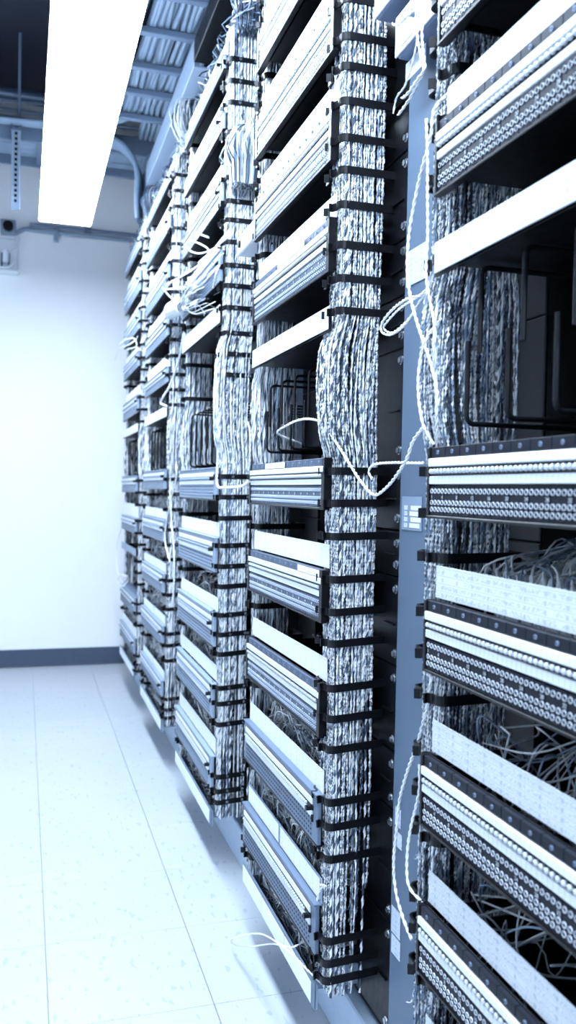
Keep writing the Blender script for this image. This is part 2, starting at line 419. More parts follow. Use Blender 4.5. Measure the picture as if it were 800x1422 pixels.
def std_panel(i, z0, z1, cz0, cz1, label, dark, card='card', holder=None):
    n, f = NEAR[i], FAR[i]; w = f-n; H = z1-z0
    t = thing('jack_panel', label, 'jack panel', (A, f, z0), f'jack panels in {RACK[i]}')
    link('chassis', chassis_mb(w, H).mesh('chassis', ['black_gloss']), t)
    nm = int((w-.006)/(PITCH*4)); off = (w-nm*PITCH*4)/2
    s = H/.087
    zz = lambda q: H-q*H
    part('end_cheek', MB().cbox(-.002, .012, -off+.001, 0, 0, H, .001), 'black_gloss', t)
    part('end_cheek', MB().cbox(-.002, .012, -w, -w+off-.001, 0, H, .001), 'black_gloss', t)
    # screw strip, module by module
    b = MB()
    for k in range(nm):
        y = -off-k*4*PITCH
        b.cbox(0, .0065, y-4*PITCH+.0004, y-.0004, zz(.155), H-.0005, .0006)
        b.rod((-.0012, y-2*PITCH, zz(.08)), (.001, y-2*PITCH, zz(.08)), .0026, 8, 1)
        b.box(-.0016, -.0011, y-2*PITCH-.0018, y-2*PITCH+.0018, zz(.08)-.0003, zz(.08)+.0003, 2)
    part('screw_strip', b, ['panel_dim' if dark else 'panel_lit', 'shade_grey', 'hole'], t)
    if holder:
        part('paper_tag', MB().cbox(0, .0008, -holder[1], 0, 0, H*.13, .0002), 'note' if dark else 'paper', t, (-.0024, -holder[0], zz(.15)))
    part('designation_strip', MB().cbox(-.003, .006, -w+off, 0, 0, H*.118, .001), 'strip', t, (0, -off*.6, zz(.283)))
    ls = part('lamp_strip', MB().cbox(.001, .0065, -w+off, -off, 0, H*.125, .0005), 'black_gloss', t, (0, 0, zz(.413)))
    nc = nm*4
    if dark:
        for k in range(nc): link('lamp_cap', CAP, ls, (.001, -off-(k+.5)*PITCH, H*.062))
    else:
        q = caps_joined(nc); link('lamp_caps', q.mesh('lamp_caps', ['lampcap']), ls, (.001, -off, H*.062), kind='stuff')
    part('designation_strip', MB().cbox(-.0015, .006, -w+off, 0, 0, H*.115, .001), 'strip', t, (0, -off*.6, zz(.535)))
    me = MODULE['dark' if dark else 'grey']; hs = (zz(.545)-.003)/.0385
    for k in range(nm):
        m_ = link('jack_module', me, t, (0, -off-k*4*PITCH, .0015)); m_.scale = (1, 1, hs)
        if dark or i == 1:
            if k == 0: number('1', m_, (-.0004, -.5*PITCH, .0385*.57))
            number(str(4*k+4), m_, (-.0004, -3.5*PITCH, .0385*.57))
    if cz0: card_part(t, w, cz0-z0, cz1-z0, card)
    return t

def framed_panel(i, z0, z1, cz0, cz1, label, pieces=1, beads=False, face='frame_grey', white_top=.30):
    """older panel: grey sheet-metal face with margins, thin white strips and a field of small holes"""
    n, f = NEAR[i], FAR[i]; w = f-n; H = z1-z0
    t = thing('jack_panel', label, 'jack panel', (A, f, z0), f'jack panels in {RACK[i]}')
    link('chassis', chassis_mb(w, H).mesh('chassis', ['black_gloss']), t)
    part('face_plate', MB().cbox(-.001, .0065, -w, 0, 0, H, .0015), face, t)
    part('top_lip', MB().cbox(-.004, .012, -w, 0, H, H+.003, .0008), face, t)
    mg = .045*(w/.55)
    zz = lambda q: H-q*H
    part('designation_strip', MB().cbox(0, .003, -w+mg, 0, 0, H*.13, .0008), 'strip', t, (-.004, -.018, zz(.25)))
    part('designation_strip', MB().cbox(0, .003, -w+mg, 0, 0, H*.13, .0008), 'strip', t, (-.004, -.018, zz(.51)))
    ls = part('lamp_strip', MB().cbox(0, .002, -w+mg-.004, 0, 0, H*.09, .0005), 'black_gloss', t, (-.003, -.016, zz(.36)))
    link('lamp_caps', caps_joined(int((w-mg-.02)/PITCH)).mesh('lamp_caps', ['lampcap' if beads else 'frame_grey']), ls, (.001, -.004, H*.045), kind='stuff')
    part('strip_knob', MB().rod((0, 0, 0), (-.012, 0, 0), .005, 8), 'black_gloss', t, (-.001, -w+mg-.012, zz(.33)))
    # holes
    b = MB(); ncol = int((w-mg)/.0118)
    for k in range(ncol):
        for r_ in range(4):
            y, z = -.02-k*.0118, H*(.07+.105*r_)
            b.cbox(-.0016, .0, y-.0085, y, z, z+H*.075, .0005, 0); b.box(-.0019, -.0012, y-.0060, y-.0025, z+H*.02, z+H*.058, 1)
    part('jack_field', b, [face, 'hole'], t, kind='stuff')
    if cz0: card_part(t, w, cz0-z0, cz1-z0, 'card_plain', pieces=pieces, x=.010)
    return t

def card_shelf(i, z0, z1, label, card='card_plain', pieces=1, mess=False, depth=.17):
    n, f = NEAR[i], FAR[i]; w = f-n; H = z1-z0
    t = thing('label_shelf', label, 'shelf', (A, f, z0), 'shallow trays with a label card front')
    e = .056; b = MB().cbox(.003, depth, -w+e, -e, 0, .0035, .0008).box(.003, .006, -w, 0, .0, H*.9).box(.006, depth, -e-.003, -e, .0035, H*.8).box(.006, depth, -w+e, -w+e+.003, .0035, H*.8)
    link('tray', b.mesh('tray', ['black_gloss' if not mess else 'frame_grey']), t)
    if pieces == 1: part('label_card', MB().cbox(0, .002, -w+.006, 0, 0, H-.003, .0006), card, t, (-.0002, -.003, .003))
    else:
        part('front_lip', MB().cbox(0, .0022, -w, 0, 0, H, .0006), 'face_mid', t)
        pw = (w-.02)/pieces
        for k in range(pieces): part('label_card', MB().cbox(0, .0012, -pw+.004, 0, 0, H*.8, .0003), card, t, (-.0016, -.008-k*pw, H*.08))
    return t

ROW12 = {  # name: card bottom, card top, panel bottom, panel top
 'A': (2.007, 2.047, 1.918, 2.005), 'B': (1.822, 1.865, 1.731, 1.820), 'C': (1.646, 1.689, 1.551, 1.643), 'D': (1.458, 1.499, 1.368, 1.456),
 'E': (None, None, .973, 1.058), 'F': (.872, .912, .783, .870), 'G': (.680, .720, .590, .677), 'H': (.490, .530, .405, .488), 'I': (.305, .347, .218, .302)}
POS = {'A': 'fourth above the label shelf', 'B': 'third above the label shelf', 'C': 'second above the label shelf', 'D': 'directly above the label shelf',
       'E': 'directly below the open rod gap', 'F': 'second below the rod gap', 'G': 'third below the rod gap', 'H': 'fourth below the rod gap', 'I': 'lowest of its column'}
TANGLES = []
for k, (c0, c1, p0, p1) in ROW12.items():
    std_panel(0, p0, p1, c0, c1, f'black jack panel, {"white card" if c0 else "no card"}, {POS[k]}, {RACK[0]}', True, 'card_written' if k in 'FGH' else 'card')
    std_panel_kw = dict(holder={'E': (.135, .14), 'F': (.37, .12), 'D': (.20, .17)}.get(k))
    if k in 'HI':
        framed_panel(1, p0, p1, c0, c1, f'grey framed panel with white card, {POS[k]}, {RACK[1]}', pieces=2 if k == 'I' else 1, beads=True, face='face_mid')
    else:
        std_panel(1, p0, p1, c0, c1, f'blue grey jack panel, {"white card" if c0 else "no card"}, {POS[k]}, {RACK[1]}', False, 'card_plain', **std_panel_kw)
SH = 'white fronted label shelf above the open rod gap'
card_shelf(0, 1.268, 1.309, f'{SH}, {RACK[0]}', 'card_written'); card_shelf(1, 1.268, 1.309, f'{SH}, {RACK[1]}')
card_shelf(2, 1.432, 1.482, f'{SH}, {RACK[2]}'); card_shelf(3, 1.256, 1.296, f'{SH}, {RACK[3]}'); card_shelf(4, 1.252, 1.292, f'{SH}, {RACK[4]}')
LO = 'low tray of tangled wire with white labels near the floor'
card_shelf(0, .125, .172, f'{LO}, {RACK[0]}', 'paper', 3, True); card_shelf(1, .125, .170, f'{LO}, {RACK[1]}', 'paper', 3, True)
card_shelf(2, .117, .160, f'{LO}, {RACK[2]}', 'paper', 3, True); card_shelf(3, .133, .178, f'{LO}, {RACK[3]}', 'paper', 3, True); card_shelf(4, .153, .200, f'{LO}, {RACK[4]}', 'paper', 3, True)
R3 = [(2.122, 2.167, 2.085, 2.119, 'topmost'), (1.975, 2.026, 1.932, 1.973, 'third above the label shelf'), (1.80, 1.861, 1.737, 1.798, 'second above the label shelf'),
      (1.622, 1.664, 1.541, 1.619, 'directly above the label shelf'), (None, None, .975, 1.057, POS['E']), (.877, .915, .784, .873, POS['F']), (.681, .717, .590, .677, POS['G']),
      (.498, .539, .402, .489, POS['H']), (.305, .347, .213, .299, 'lowest of its column')]
for c0, c1, p0, p1, pos in R3:
    framed_panel(2, p0, p1, c0, c1, f'grey framed jack panel, {"white card" if c0 else "no card"}, {pos}, {RACK[2]}', beads=p0 < .3)
R4 = [(2.122, 2.158, 2.085, 2.12, 'topmost'), (1.97, 2.027, 1.919, 1.967, 'fourth above the label shelf'), (1.80, 1.849, 1.715, 1.797, POS['B']), (1.615, 1.664, 1.543, 1.612, POS['C']),
      (1.436, 1.484, 1.378, 1.433, POS['D']), (None, None, 1.0, 1.068, POS['E']), (.89, .928, .811, .886, POS['F']), (.698, .735, .626, .695, POS['G']), (.512, .546, .438, .509, POS['H']), (.316, .346, .251, .313, POS['I'])]
for c0, c1, p0, p1, pos in R4:
    framed_panel(3, p0, p1, c0, c1, f'grey framed jack panel, {"white card" if c0 else "no card"}, {pos}, {RACK[3]}', pieces=2 if p0 < .9 else 1)
R5 = [(2.122, 2.158, 2.066, 2.119, 'topmost'), (1.97, 2.02, 1.877, 1.967, 'fourth above the label shelf'), (1.79, 1.836, 1.709, 1.787, POS['B']), (1.612, 1.654, 1.544, 1.609, POS['C']),
      (1.42, 1.467, 1.34, 1.417, POS['D']), (None, None, .984, 1.056, POS['E']), (.868, .929, .799, .864, POS['F']), (None, None, .433, .51, 'under the open wire gap'), (.33, .371, .258, .327, 'lowest of its column')]
for c0, c1, p0, p1, pos in R5:
    p_ = framed_panel(4, p0, p1, c0, c1, f'grey framed jack panel, {"white card" if c0 else "no card"}, {pos}, {RACK[4]}')
    if abs(p0-.433) < 1e-6: part('top_cover', MB().cbox(.013, .2, -(FAR[4]-NEAR[4]), 0, 0, .004, .001), 'shade_grey', p_, (0, 0, p1-p0))
card_shelf(4, .695, .73, 'small grey fronted shelf over the open wire gap, farthest rack by wall', 'frame_grey', depth=.12)

# ------------------------------------------------------------------ bent rods in the open gaps
def l_rod(length, depth, up, r, flat=False):
    pts = [(depth, 0, 0)]
    for a in np.linspace(0, math.pi/2, 5): pts.append((.010-.010*math.sin(a), 0, (.010-.010*math.cos(a))*(1 if up else -1)))
    pts.append((0, 0, length*(1 if up else -1)))
    return MB().tube(pts, r, 8)
for i, (lo_z, hi_z, r) in enumerate(((1.085, 1.262, .0032), (1.085, 1.225, .0026), (1.072, 1.235, .0026), (1.075, 1.235, .003), (1.065, 1.235, .003))):
    n, f = NEAR[i], FAR[i]
    back = .735 if i < 2 else (.86 if i == 2 else .70)
    t = thing('rod_guide', f'bent black rods crossing the open gap under the shelf, {RACK[i]}', 'cable guide', (back, f, lo_z), 'bent rod cable guides in the open gaps')
    part('bar', MB().cbox(-.004, 0, -(f-n)+.01, -.01, -.006, .006, .001), 'black_gloss', t)
    part('bar', MB().cbox(-.004, 0, -(f-n)+.01, -.01, hi_z-lo_z-.006, hi_z-lo_z+.006, .001), 'black_gloss', t)
    cnt = 5 if i in (0, 1) else 6
    lw = {0: .098, 1: .088}.get(i, .118)
    for k in range(cnt):
        y = -.048-k*(f-n-.07)/cnt
        part('rod', l_rod(lw+(.02 if i == 2 else 0), back-.508, True, r), 'black_gloss', t, (-(back-.504), y, 0))
        part('rod', l_rod(lw, back-.508, False, r), 'black_gloss', t, (-(back-.500), y-.035, hi_z-lo_z))

# ------------------------------------------------------------------ vertical wire bundles
def bundle(label, group, x0, x1, y0, y1, z0, z1, count, step, period, layers=(0, .009), r=.0019, seed=0, bulge=(0, 0), thin=.4, gap=(1.06, 1.28), loose=.0026):
    rg = np.random.default_rng(seed); Vs, Fs, Ms = [], [], []; o = 0
    z = np.arange(z0, z1, step); K = len(z)
    wx, wy = x1-x0, y1-y0
    nz = [rg.uniform(0, 6.28) for _ in range(8)]
    pinch = np.zeros(K)
    for zr in RINGS: pinch = np.maximum(pinch, np.exp(-((z-zr)/.012)**2))
    g = np.exp(-np.clip(np.abs(z-(gap[0]+gap[1])/2)-(gap[1]-gap[0])*.28, 0, 9)**2/(.05**2))      # loose stretch in the open gap
    for q in range(count):
        # start on the visible faces (-Y side and -X side), in layers
        lay = layers[q % len(layers)]
        per = ((q*.61803+.002*rg.normal()) % 1)*(wx+wy)
        if per < wx: bx, by = x0+per, y0+lay
        else: bx, by = x0+lay, y0+(per-wx)
        if rg.random() < .15: bx, by = rg.uniform(x0, x1), rg.uniform(y0, y1)
        a1, a2, p1, p2, f1, f2 = rg.uniform(.3, 1), rg.uniform(.3, 1), rg.uniform(0, 6.28), rg.uniform(0, 6.28), rg.uniform(5, 13), rg.uniform(5, 13)
        am = loose*(1-.55*pinch+.9*g)
        px = bx+am*(a1*np.sin(f1*z+p1)+.3*a2*np.sin(2.3*f1*z+p2))
        py = by+am*(a2*np.sin(f2*z+p2)+.3*a1*np.sin(1.9*f2*z+p1))
        cx = (bx-(x0+x1)/2)/wx*2; cyy = (by-(y0+y1)/2)/wy*2
        px = px+g*bulge[0]*(.25+.75*(1-cx)/2)*1.0*np.sin(np.clip((z-gap[0]+.06)/(gap[1]-gap[0]+.12), 0, 1)*np.pi)*-1+g*bulge[1]*max(cx, 0)
        lo = z0 if rg.random() > thin else rg.choice([.28, .40, .44, .52, .62])+rg.uniform(-.03, .03)
        hi = z1 if rg.random() > .15 else rg.choice([1.9, 2.0, 2.1])
        s = (z >= lo) & (z <= hi)
        if z0 > 1: s = z > 0
        if lo > z0:                                          # strands that leave the column bend in under a panel
            d = np.clip((lo+.05-z)/.05, 0, 1)**2; py = py+d*.05; px = px+d*.012
        P = np.stack([px, py, z], 1)[s]
        if len(P) < 3: continue
        k = len(P); ph = P[:, 2]*2*np.pi/(period*rg.uniform(.8, 1.25))+rg.uniform(0, 6.28)
        rr = r*rg.uniform(.85, 1.2)
        th = np.arange(4)*np.pi/2
        ex, ey = rr*1.2*np.cos(th), rr*.75*np.sin(th)
        V = np.empty((k, 4, 3)); c, s_ = np.cos(ph)[:, None], np.sin(ph)[:, None]
        V[:, :, 0] = P[:, 0:1]+c*ex-s_*ey; V[:, :, 1] = P[:, 1:2]+s_*ex+c*ey; V[:, :, 2] = P[:, 2:3]
        i_ = np.arange(k-1)[:, None]*4; j = np.arange(4)[None, :]
        Fs.append((np.stack([i_+j, i_+(j+1) % 4, i_+4+(j+1) % 4, i_+4+j], -1).reshape(-1, 4))+o)
        inner = lay > 0 or (x0+.012 < bx and y0+.012 < by); tone = rg.random() if not inner else rg.uniform(.6, 1.25)  # inner strands take darker tones, painting in the shade between the wires
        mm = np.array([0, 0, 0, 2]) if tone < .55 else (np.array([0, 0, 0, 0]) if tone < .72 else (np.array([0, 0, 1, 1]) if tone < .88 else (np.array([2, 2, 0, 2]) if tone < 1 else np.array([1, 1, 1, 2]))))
        Ms.append(np.tile(mm, k-1)); Vs.append(V.reshape(-1, 3)); o += k*4
    org = np.array(((x0+x1)/2, (y0+y1)/2, z0))
    t = thing('wire_bundle', label, 'cable', tuple(org), group)
    link('wire_strands', quad_mesh('wire_strands', np.vstack(Vs)-org, np.vstack(Fs), ['wire', 'wire_grey', 'wire_mid'], np.concatenate(Ms)), t, kind='stuff')
    return t
GN, GF = 'wire bundles on the near side of the racks', 'wire bundles on the far side of the racks'
for i in range(5):
    n, f = NEAR[i], FAR[i]
    fine = i in (1,)
    if i > 0:
        bundle(f'thick white twisted wire bundle in rings, near side of {RACK[i]}', GN, .496, .560, n-.026, n+.040, [.13, .16, .145, .16, .17][i], 2.20 if i > 1 else 2.15,
               88 if i < 3 else 70, .0065 if i == 1 else (.009 if i == 2 else .018), .034 if i < 3 else .07, seed=20+i, bulge=(.018, 0) if i in (1, 2) else (.005, 0), thin=.8 if i == 1 else (.5 if i == 2 else .25),
               gap=(1.06, 1.28) if i != 2 else (1.06, 1.44), r=.0022 if i < 3 else .0028)
    bundle(f'white wire bundle behind the panel ends, far side of {RACK[i]}', GF, .503, .575 if i else .590, f-.012, f+.050, .13, 2.15, 84 if i == 0 else 64, .0065 if i == 0 else .014,
           .034 if i == 0 else .05, seed=40+i, bulge=(.012, .012) if i == 0 else (.01, .01), thin=.45, r=.0020 if i < 2 else .0026, loose=.003)

# ------------------------------------------------------------------ wire tangles inside the trays
def tangle(i, z0, label, count, style='loops', zspan=.06, r=.0011, y_lo=.02, y_hi=.98, seed=1):
    rg = np.random.default_rng(seed); n, f = NEAR[i], FAR[i]-.056; w = f-n-.056; paths, mi = [], []
    for q in range(int(count*(1.8 if z0 > .5 else 2.6))):
        y = -w*rg.uniform(y_lo, y_hi)
        if style == 'comb':
            p = [(.175, y+rg.normal(0, .004), rg.uniform(.11, .17)), (.13, y+rg.normal(0, .010), rg.uniform(.12, .165)), (.07, y-.015+rg.normal(0, .012), rg.uniform(.105, .145)), (.03, y-.05+rg.normal(0, .02), rg.uniform(.10, .132)), (.022, y-.07+rg.normal(0, .02), .06)]
        else:
            e = 0 if rg.random() < .5 else -w
            p = [(.17, y, rg.uniform(.3, 1)*zspan)]
            for s in range(3): p.append((rg.uniform(.022, .11), y+(e-y)*(s+1)/5*rg.uniform(.2, 1.2)+rg.normal(0, .02), rg.uniform(.004, zspan)))
            p.append((rg.uniform(.025, .07), np.clip(e+rg.normal(0, .03), -w+.01, -.01), rg.uniform(.004, zspan*.8)))
        P = spline(p, .012); P[:, 2] = np.clip(P[:, 2], .003, None); P[:, 0] = np.clip(P[:, 0], .02, .18); P[:, 1] = np.clip(P[:, 1], -w+.006, -.006)
        paths.append(P); mi.append(rg.choice([0, 0, 0, 0, 1]))
    t = thing('wire_tangle', label, 'wires', (A, f, z0), 'loose wire tangles lying in the panel trays', kind='stuff',
              me=tubes_mesh('wire_tangle', paths, r, 4, ['wire', 'wire_mid', 'wire_grey'], mi))
    return t
for i, z, lab, c, st, zs in (
    (0, .786, 'fan of fine wires behind the label card second below the rod gap, nearest rack at right', 150, 'comb', .10),
    (0, .593, 'looped wires behind the label card third below the rod gap, nearest rack at right', 16, 'loops', .155),
    (0, .408, 'loose wires behind the label card fourth below the rod gap, nearest rack at right', 6, 'loops', .155),
    (1, .408, 'tangled wires behind the label card fourth below the rod gap, second rack from right', 70, 'loops', .155),
    (1, .221, 'tangled wires behind the lowest label card, second rack from right', 90, 'loops', .155),
    (1, .130, 'tangled wires in the low tray near the floor, second rack from right', 120, 'loops', .085),
    (2, .405, 'tangled wires behind the label card fourth below the rod gap, middle rack', 50, 'loops', .155),
    (2, .217, 'tangled wires behind the lowest label card, middle rack', 60, 'loops', .155),
    (2, .122, 'tangled wires in the low tray near the floor, middle rack', 70, 'loops', .075),
    (2, .593, 'tangled wires behind the label card third below the rod gap, middle rack', 40, 'loops', .155),
    (3, .814, 'tangled wires behind the label card second below the rod gap, fourth rack from right', 40, 'loops', .155),
    (3, .629, 'tangled wires behind the label card third below the rod gap, fourth rack from right', 50, 'loops', .155),
    (3, .441, 'tangled wires behind the label card fourth below the rod gap, fourth rack from right', 50, 'loops', .155),
    (3, .254, 'tangled wires behind the lowest label card, fourth rack from right', 50, 'loops', .155),
    (3, .138, 'tangled wires in the low tray near the floor, fourth rack from right', 40, 'loops', .06),
    (4, .262, 'tangled wires behind the lowest label card, farthest rack by wall', 40, 'loops', .155),
    (4, .158, 'tangled wires in the low tray near the floor, farthest rack by wall', 30, 'loops', .06)):
    tangle(i, z, lab, c, st, zs, seed=int(z*1000)+i, r=.0013 if i < 2 else .0017, y_hi=.98 if i or z > .7 else .6)

# ------------------------------------------------------------------ loose wires, each a twisted pair
def loose(label, pts, r=.0012, twist=.022, group='loose white wires', n=5):
    P = spline(pts, .004); A_, B_ = frames(P)
    s = np.concatenate([[0], np.cumsum(np.linalg.norm(np.diff(P, axis=0), axis=1))])*2*np.pi/twist
    off = (np.cos(s)[:, None]*A_+np.sin(s)[:, None]*B_)*r*.9
    org = P[0].copy()
    o = thing('loose_wire', label, 'wire', tuple(org), group, me=tubes_mesh('loose_wire', [P+off-org, P-off-org], r, n, ['wire']))
    return o
def hook(pts, dx, k=1):
    """bring the ends back towards the rack so the wire comes from somewhere"""
    p = [tuple(q) for q in pts]
    if dx[0]: q = p[0]; p = [(q[0]+dx[0], q[1], q[2]+dx[2] if len(dx) > 2 else q[2])]+p
    if dx[1]: q = p[-1]; p = p+[(q[0]+dx[1], q[1], q[2])]
    return p
loose('cut white wire end, leftmost of those hanging above the grey post', [(.5, 1.083, 1.675), (.5, 1.093, 1.659), (.5, 1.121, 1.662), (.5, 1.153, 1.666), (.5, 1.173, 1.677)])
loose('long single white wire hanging lowest in front of the white junction box', [(.49, 1.068, 1.665), (.49, 1.072, 1.628), (.49, 1.065, 1.603), (.49, 1.081, 1.575), (.49, 1.103, 1.556), (.49, 1.129, 1.552), (.49, 1.14, 1.534)], r=.0009)
loose('cut white wire with the short upper end below the white junction box', [(.485, 1.039, 1.649), (.485, 1.041, 1.602), (.485, 1.035, 1.567), (.485, 1.03, 1.546), (.485, 1.051, 1.542), (.485, 1.082, 1.536), (.485, 1.1, 1.538)])
loose('cut white wire pair with the lower end below the white junction box', [(.488, 1.055, 1.657), (.488, 1.061, 1.607), (.488, 1.045, 1.563), (.488, 1.04, 1.547), (.488, 1.061, 1.537), (.488, 1.088, 1.528), (.488, 1.118, 1.523)])
loose('long white wire running down across the grey post beside the rod gap', [(.5, .985, 1.50), (.485, .998, 1.482), (.485, 1.008, 1.451), (.485, 1.023, 1.429), (.485, 1.043, 1.399), (.485, 1.065, 1.349), (.485, 1.069, 1.303), (.485, 1.058, 1.262), (.485, 1.033, 1.22), (.485, 1.01, 1.189), (.485, .989, 1.159), (.485, .973, 1.126), (.485, .973, 1.095), (.495, .99, 1.066)], r=.0014)
loose('white wire hanging close beside the nearest label cards, right of the post', [(.48, 1.011, 1.474), (.48, 1.005, 1.426), (.48, 1.003, 1.385), (.48, .999, 1.322), (.48, 1.001, 1.277), (.48, .987, 1.238), (.48, .975, 1.209), (.48, .975, 1.174), (.49, .99, 1.145)])
loose('white wire bowing out left of the wire bundle in the nearest rod gap', [(.488, .972, 1.217), (.478, .996, 1.191), (.478, 1.011, 1.161), (.478, 1.011, 1.125), (.478, .995, 1.087), (.488, .985, 1.062)])
loose('outer white wire loop drooping over the black plate left of the grey post', [(.51, 1.01, 1.275), (.5, 1.025, 1.273), (.5, 1.058, 1.264), (.5, 1.102, 1.268), (.5, 1.15, 1.263), (.5, 1.186, 1.251), (.5, 1.188, 1.238), (.5, 1.156, 1.228), (.5, 1.116, 1.231), (.5, 1.084, 1.242), (.5, 1.062, 1.255), (.51, 1.03, 1.277)])
loose('inner white wire loop drooping over the black plate left of the grey post', [(.515, 1.01, 1.273), (.505, 1.035, 1.271), (.505, 1.078, 1.266), (.505, 1.134, 1.262), (.505, 1.174, 1.253), (.505, 1.192, 1.244), (.505, 1.16, 1.232), (.505, 1.118, 1.238), (.505, 1.082, 1.25)], r=.001)
loose('white wire sagging in a V across the second bundle to the post', [(.55, 1.72, 1.10), (.49, 1.691, 1.117), (.49, 1.621, 1.13), (.49, 1.53, 1.134), (.49, 1.447, 1.126), (.487, 1.389, 1.109), (.484, 1.335, 1.085), (.484, 1.274, 1.05), (.484, 1.218, 1.018), (.488, 1.175, .998), (.49, 1.138, 1.007), (.49, 1.097, 1.027), (.49, 1.066, 1.049), (.49, 1.049, 1.07), (.49, 1.02, 1.086)], r=.0014)
loose('short white wire bridging the grey post to the ring below the rod gap', [(.5, 1.211, 1.021), (.5, 1.226, 1.033), (.5, 1.204, 1.043), (.5, 1.138, 1.044), (.5, 1.078, 1.042), (.5, 1.034, 1.041)])
loose('long white wire hanging in an arc down the low grey post', [(.50, .998, .768), (.5, 1.012, .723), (.5, 1.035, .674), (.5, 1.064, .626), (.5, 1.087, .579), (.5, 1.095, .536), (.5, 1.102, .483), (.5, 1.092, .447), (.5, 1.067, .423), (.5, 1.039, .408)], r=.0014)
loose('white wire hugging the lower panel ends of the nearest rack', [(.48, .987, .66), (.48, .987, .624), (.48, 1.009, .57), (.48, 1.017, .529), (.48, 1.009, .495), (.49, .983, .483)])
loose('white wire draped in front of the middle rack bundle below the rods', [(.47, 2.17, 1.10), (.47, 2.17, 1.074), (.465, 2.149, 1.023), (.46, 2.10, 1.007), (.46, 2.034, 1.007), (.47, 1.912, 1.01), (.47, 1.84, 1.021)], r=.0018)
loose('white wire arching left from the middle rack label shelf', [(.45, 2.586, 1.468), (.45, 2.668, 1.398), (.45, 2.828, 1.338), (.45, 2.979, 1.313), (.45, 3.009, 1.296), (.45, 2.88, 1.275)], r=.0022)
loose('white wire hanging beside the second rack panels near the rods', [(.47, 1.86, 1.15), (.46, 1.80, 1.123), (.46, 1.80, 1.063), (.47, 1.85, 1.045)], r=.0014)
loose('white wire bowing left over the fourth rack bundle, lower one', [(.47, 2.891, .757), (.47, 3.009, .835), (.47, 2.911, .95), (.47, 2.80, 1.034), (.47, 2.80, 1.09)], r=.0018)
loose('white wire bowing over the fourth rack bundle, upper one', [(.47, 2.867, 1.094), (.47, 2.919, 1.023), (.47, 2.876, .902), (.47, 2.82, .812), (.47, 2.80, .725), (.47, 2.82, .629)], r=.0018)
for k, (lab, p) in enumerate((
    ('white stray wire in the frayed knot above the middle rack shelf, longest one', [(.46, 2.989, 1.702), (.46, 2.726, 1.666), (.46, 2.528, 1.641), (.46, 2.325, 1.619), (.46, 2.205, 1.62), (.48, 2.154, 1.634)]),
    ('white stray wire in the frayed knot above the middle rack shelf, lower long one', [(.46, 3.019, 1.691), (.46, 2.571, 1.603), (.46, 2.351, 1.58), (.46, 2.256, 1.583), (.48, 2.186, 1.606)]),
    ('white stray wire slanting down left to the frayed cable of the middle rack', [(.46, 3.087, 1.711), (.46, 2.921, 1.646), (.46, 2.718, 1.581)]),
    ('white stray wire curling topmost beside the middle rack bundle', [(.46, 2.282, 1.669), (.46, 2.492, 1.736), (.46, 2.581, 1.718), (.46, 2.399, 1.657), (.48, 2.224, 1.634)]),
    ('white stray wire in a small hook above the middle rack shelf', [(.46, 2.63, 1.72), (.46, 2.584, 1.74), (.46, 2.38, 1.676), (.46, 2.278, 1.63), (.46, 2.418, 1.635)]),
    ('white stray wire standing beside the right end of the middle rack shelf', [(.46, 2.214, 1.521), (.46, 2.181, 1.55), (.48, 2.22, 1.587)]),
    ('white stray wire crossing the farthest rack panels, upper one', [(.46, 4.547, 1.74), (.46, 4.278, 1.719), (.46, 3.924, 1.669), (.46, 3.83, 1.62), (.46, 4.147, 1.654)]),
    ('white stray wire crossing the farthest rack panels, lower one', [(.46, 4.761, 1.689), (.46, 4.579, 1.719), (.46, 4.091, 1.669), (.46, 3.83, 1.652), (.46, 3.80, 1.659)]),
    ('pale wire arc hanging left of the farthest rack wire gap', [(.46, 4.342, .797), (.46, 4.536, .695), (.46, 4.484, .588), (.46, 4.239, .54)]),
    ('pale wire loop hanging at the farthest rack wire gap', [(.46, 4.004, .598), (.46, 4.31, .575), (.46, 4.44, .533), (.46, 4.237, .526), (.46, 4.001, .579)]))):
    loose(lab, p, r=.0015)
loose('white wire looping out over the floor from the low tray of the second rack', [(.50, 1.47, .19), (.47, 1.49, .17), (.45, 1.609, .138), (.44, 1.773, .048), (.44, 1.79, .027), (.45, 1.685, .074), (.46, 1.535, .154), (.465, 1.446, .18), (.47, 1.385, .187), (.49, 1.357, .172)], r=.001)
loose('white wire loop at the near end of the lowest panel, second rack', [(.475, 1.351, .32), (.475, 1.335, .346), (.475, 1.311, .362), (.475, 1.343, .35), (.49, 1.36, .337)])

# frayed cable wrapped on the fourth rack's bundle
t = thing('frayed_cable', 'white wrapped cable end with frayed wires beside the middle rack shelf', 'cable', (.47, 2.98, 1.60))
part('sleeve', MB().tube([(.01, .04, .015), (0, -.05, .005), (0, -.16, -.01), (0, -.25, -.02)], .026, 12), 'wire', t)
_p = []
for q in range(70):
    a = RNG.uniform(0, 6.28); rr = RNG.uniform(0, .02); d = RNG.normal(0, .035, 2)
    _p.append(spline([(rr*math.cos(a), -.24, -.02+rr*math.sin(a)), (rr*math.cos(a), -.30, -.02+rr*math.sin(a)), (d[0]*.4, -.42+RNG.normal(0, .04), -.03+d[1]*.7), (d[0]*.6, -.55+RNG.normal(0, .1), -.05+d[1])], .02))
link('frayed_wires', tubes_mesh('frayed_wires', _p, .0015, 4, ['wire', 'wire_mid'], [int(k % 3 == 0) for k in range(70)]), t, kind='stuff')

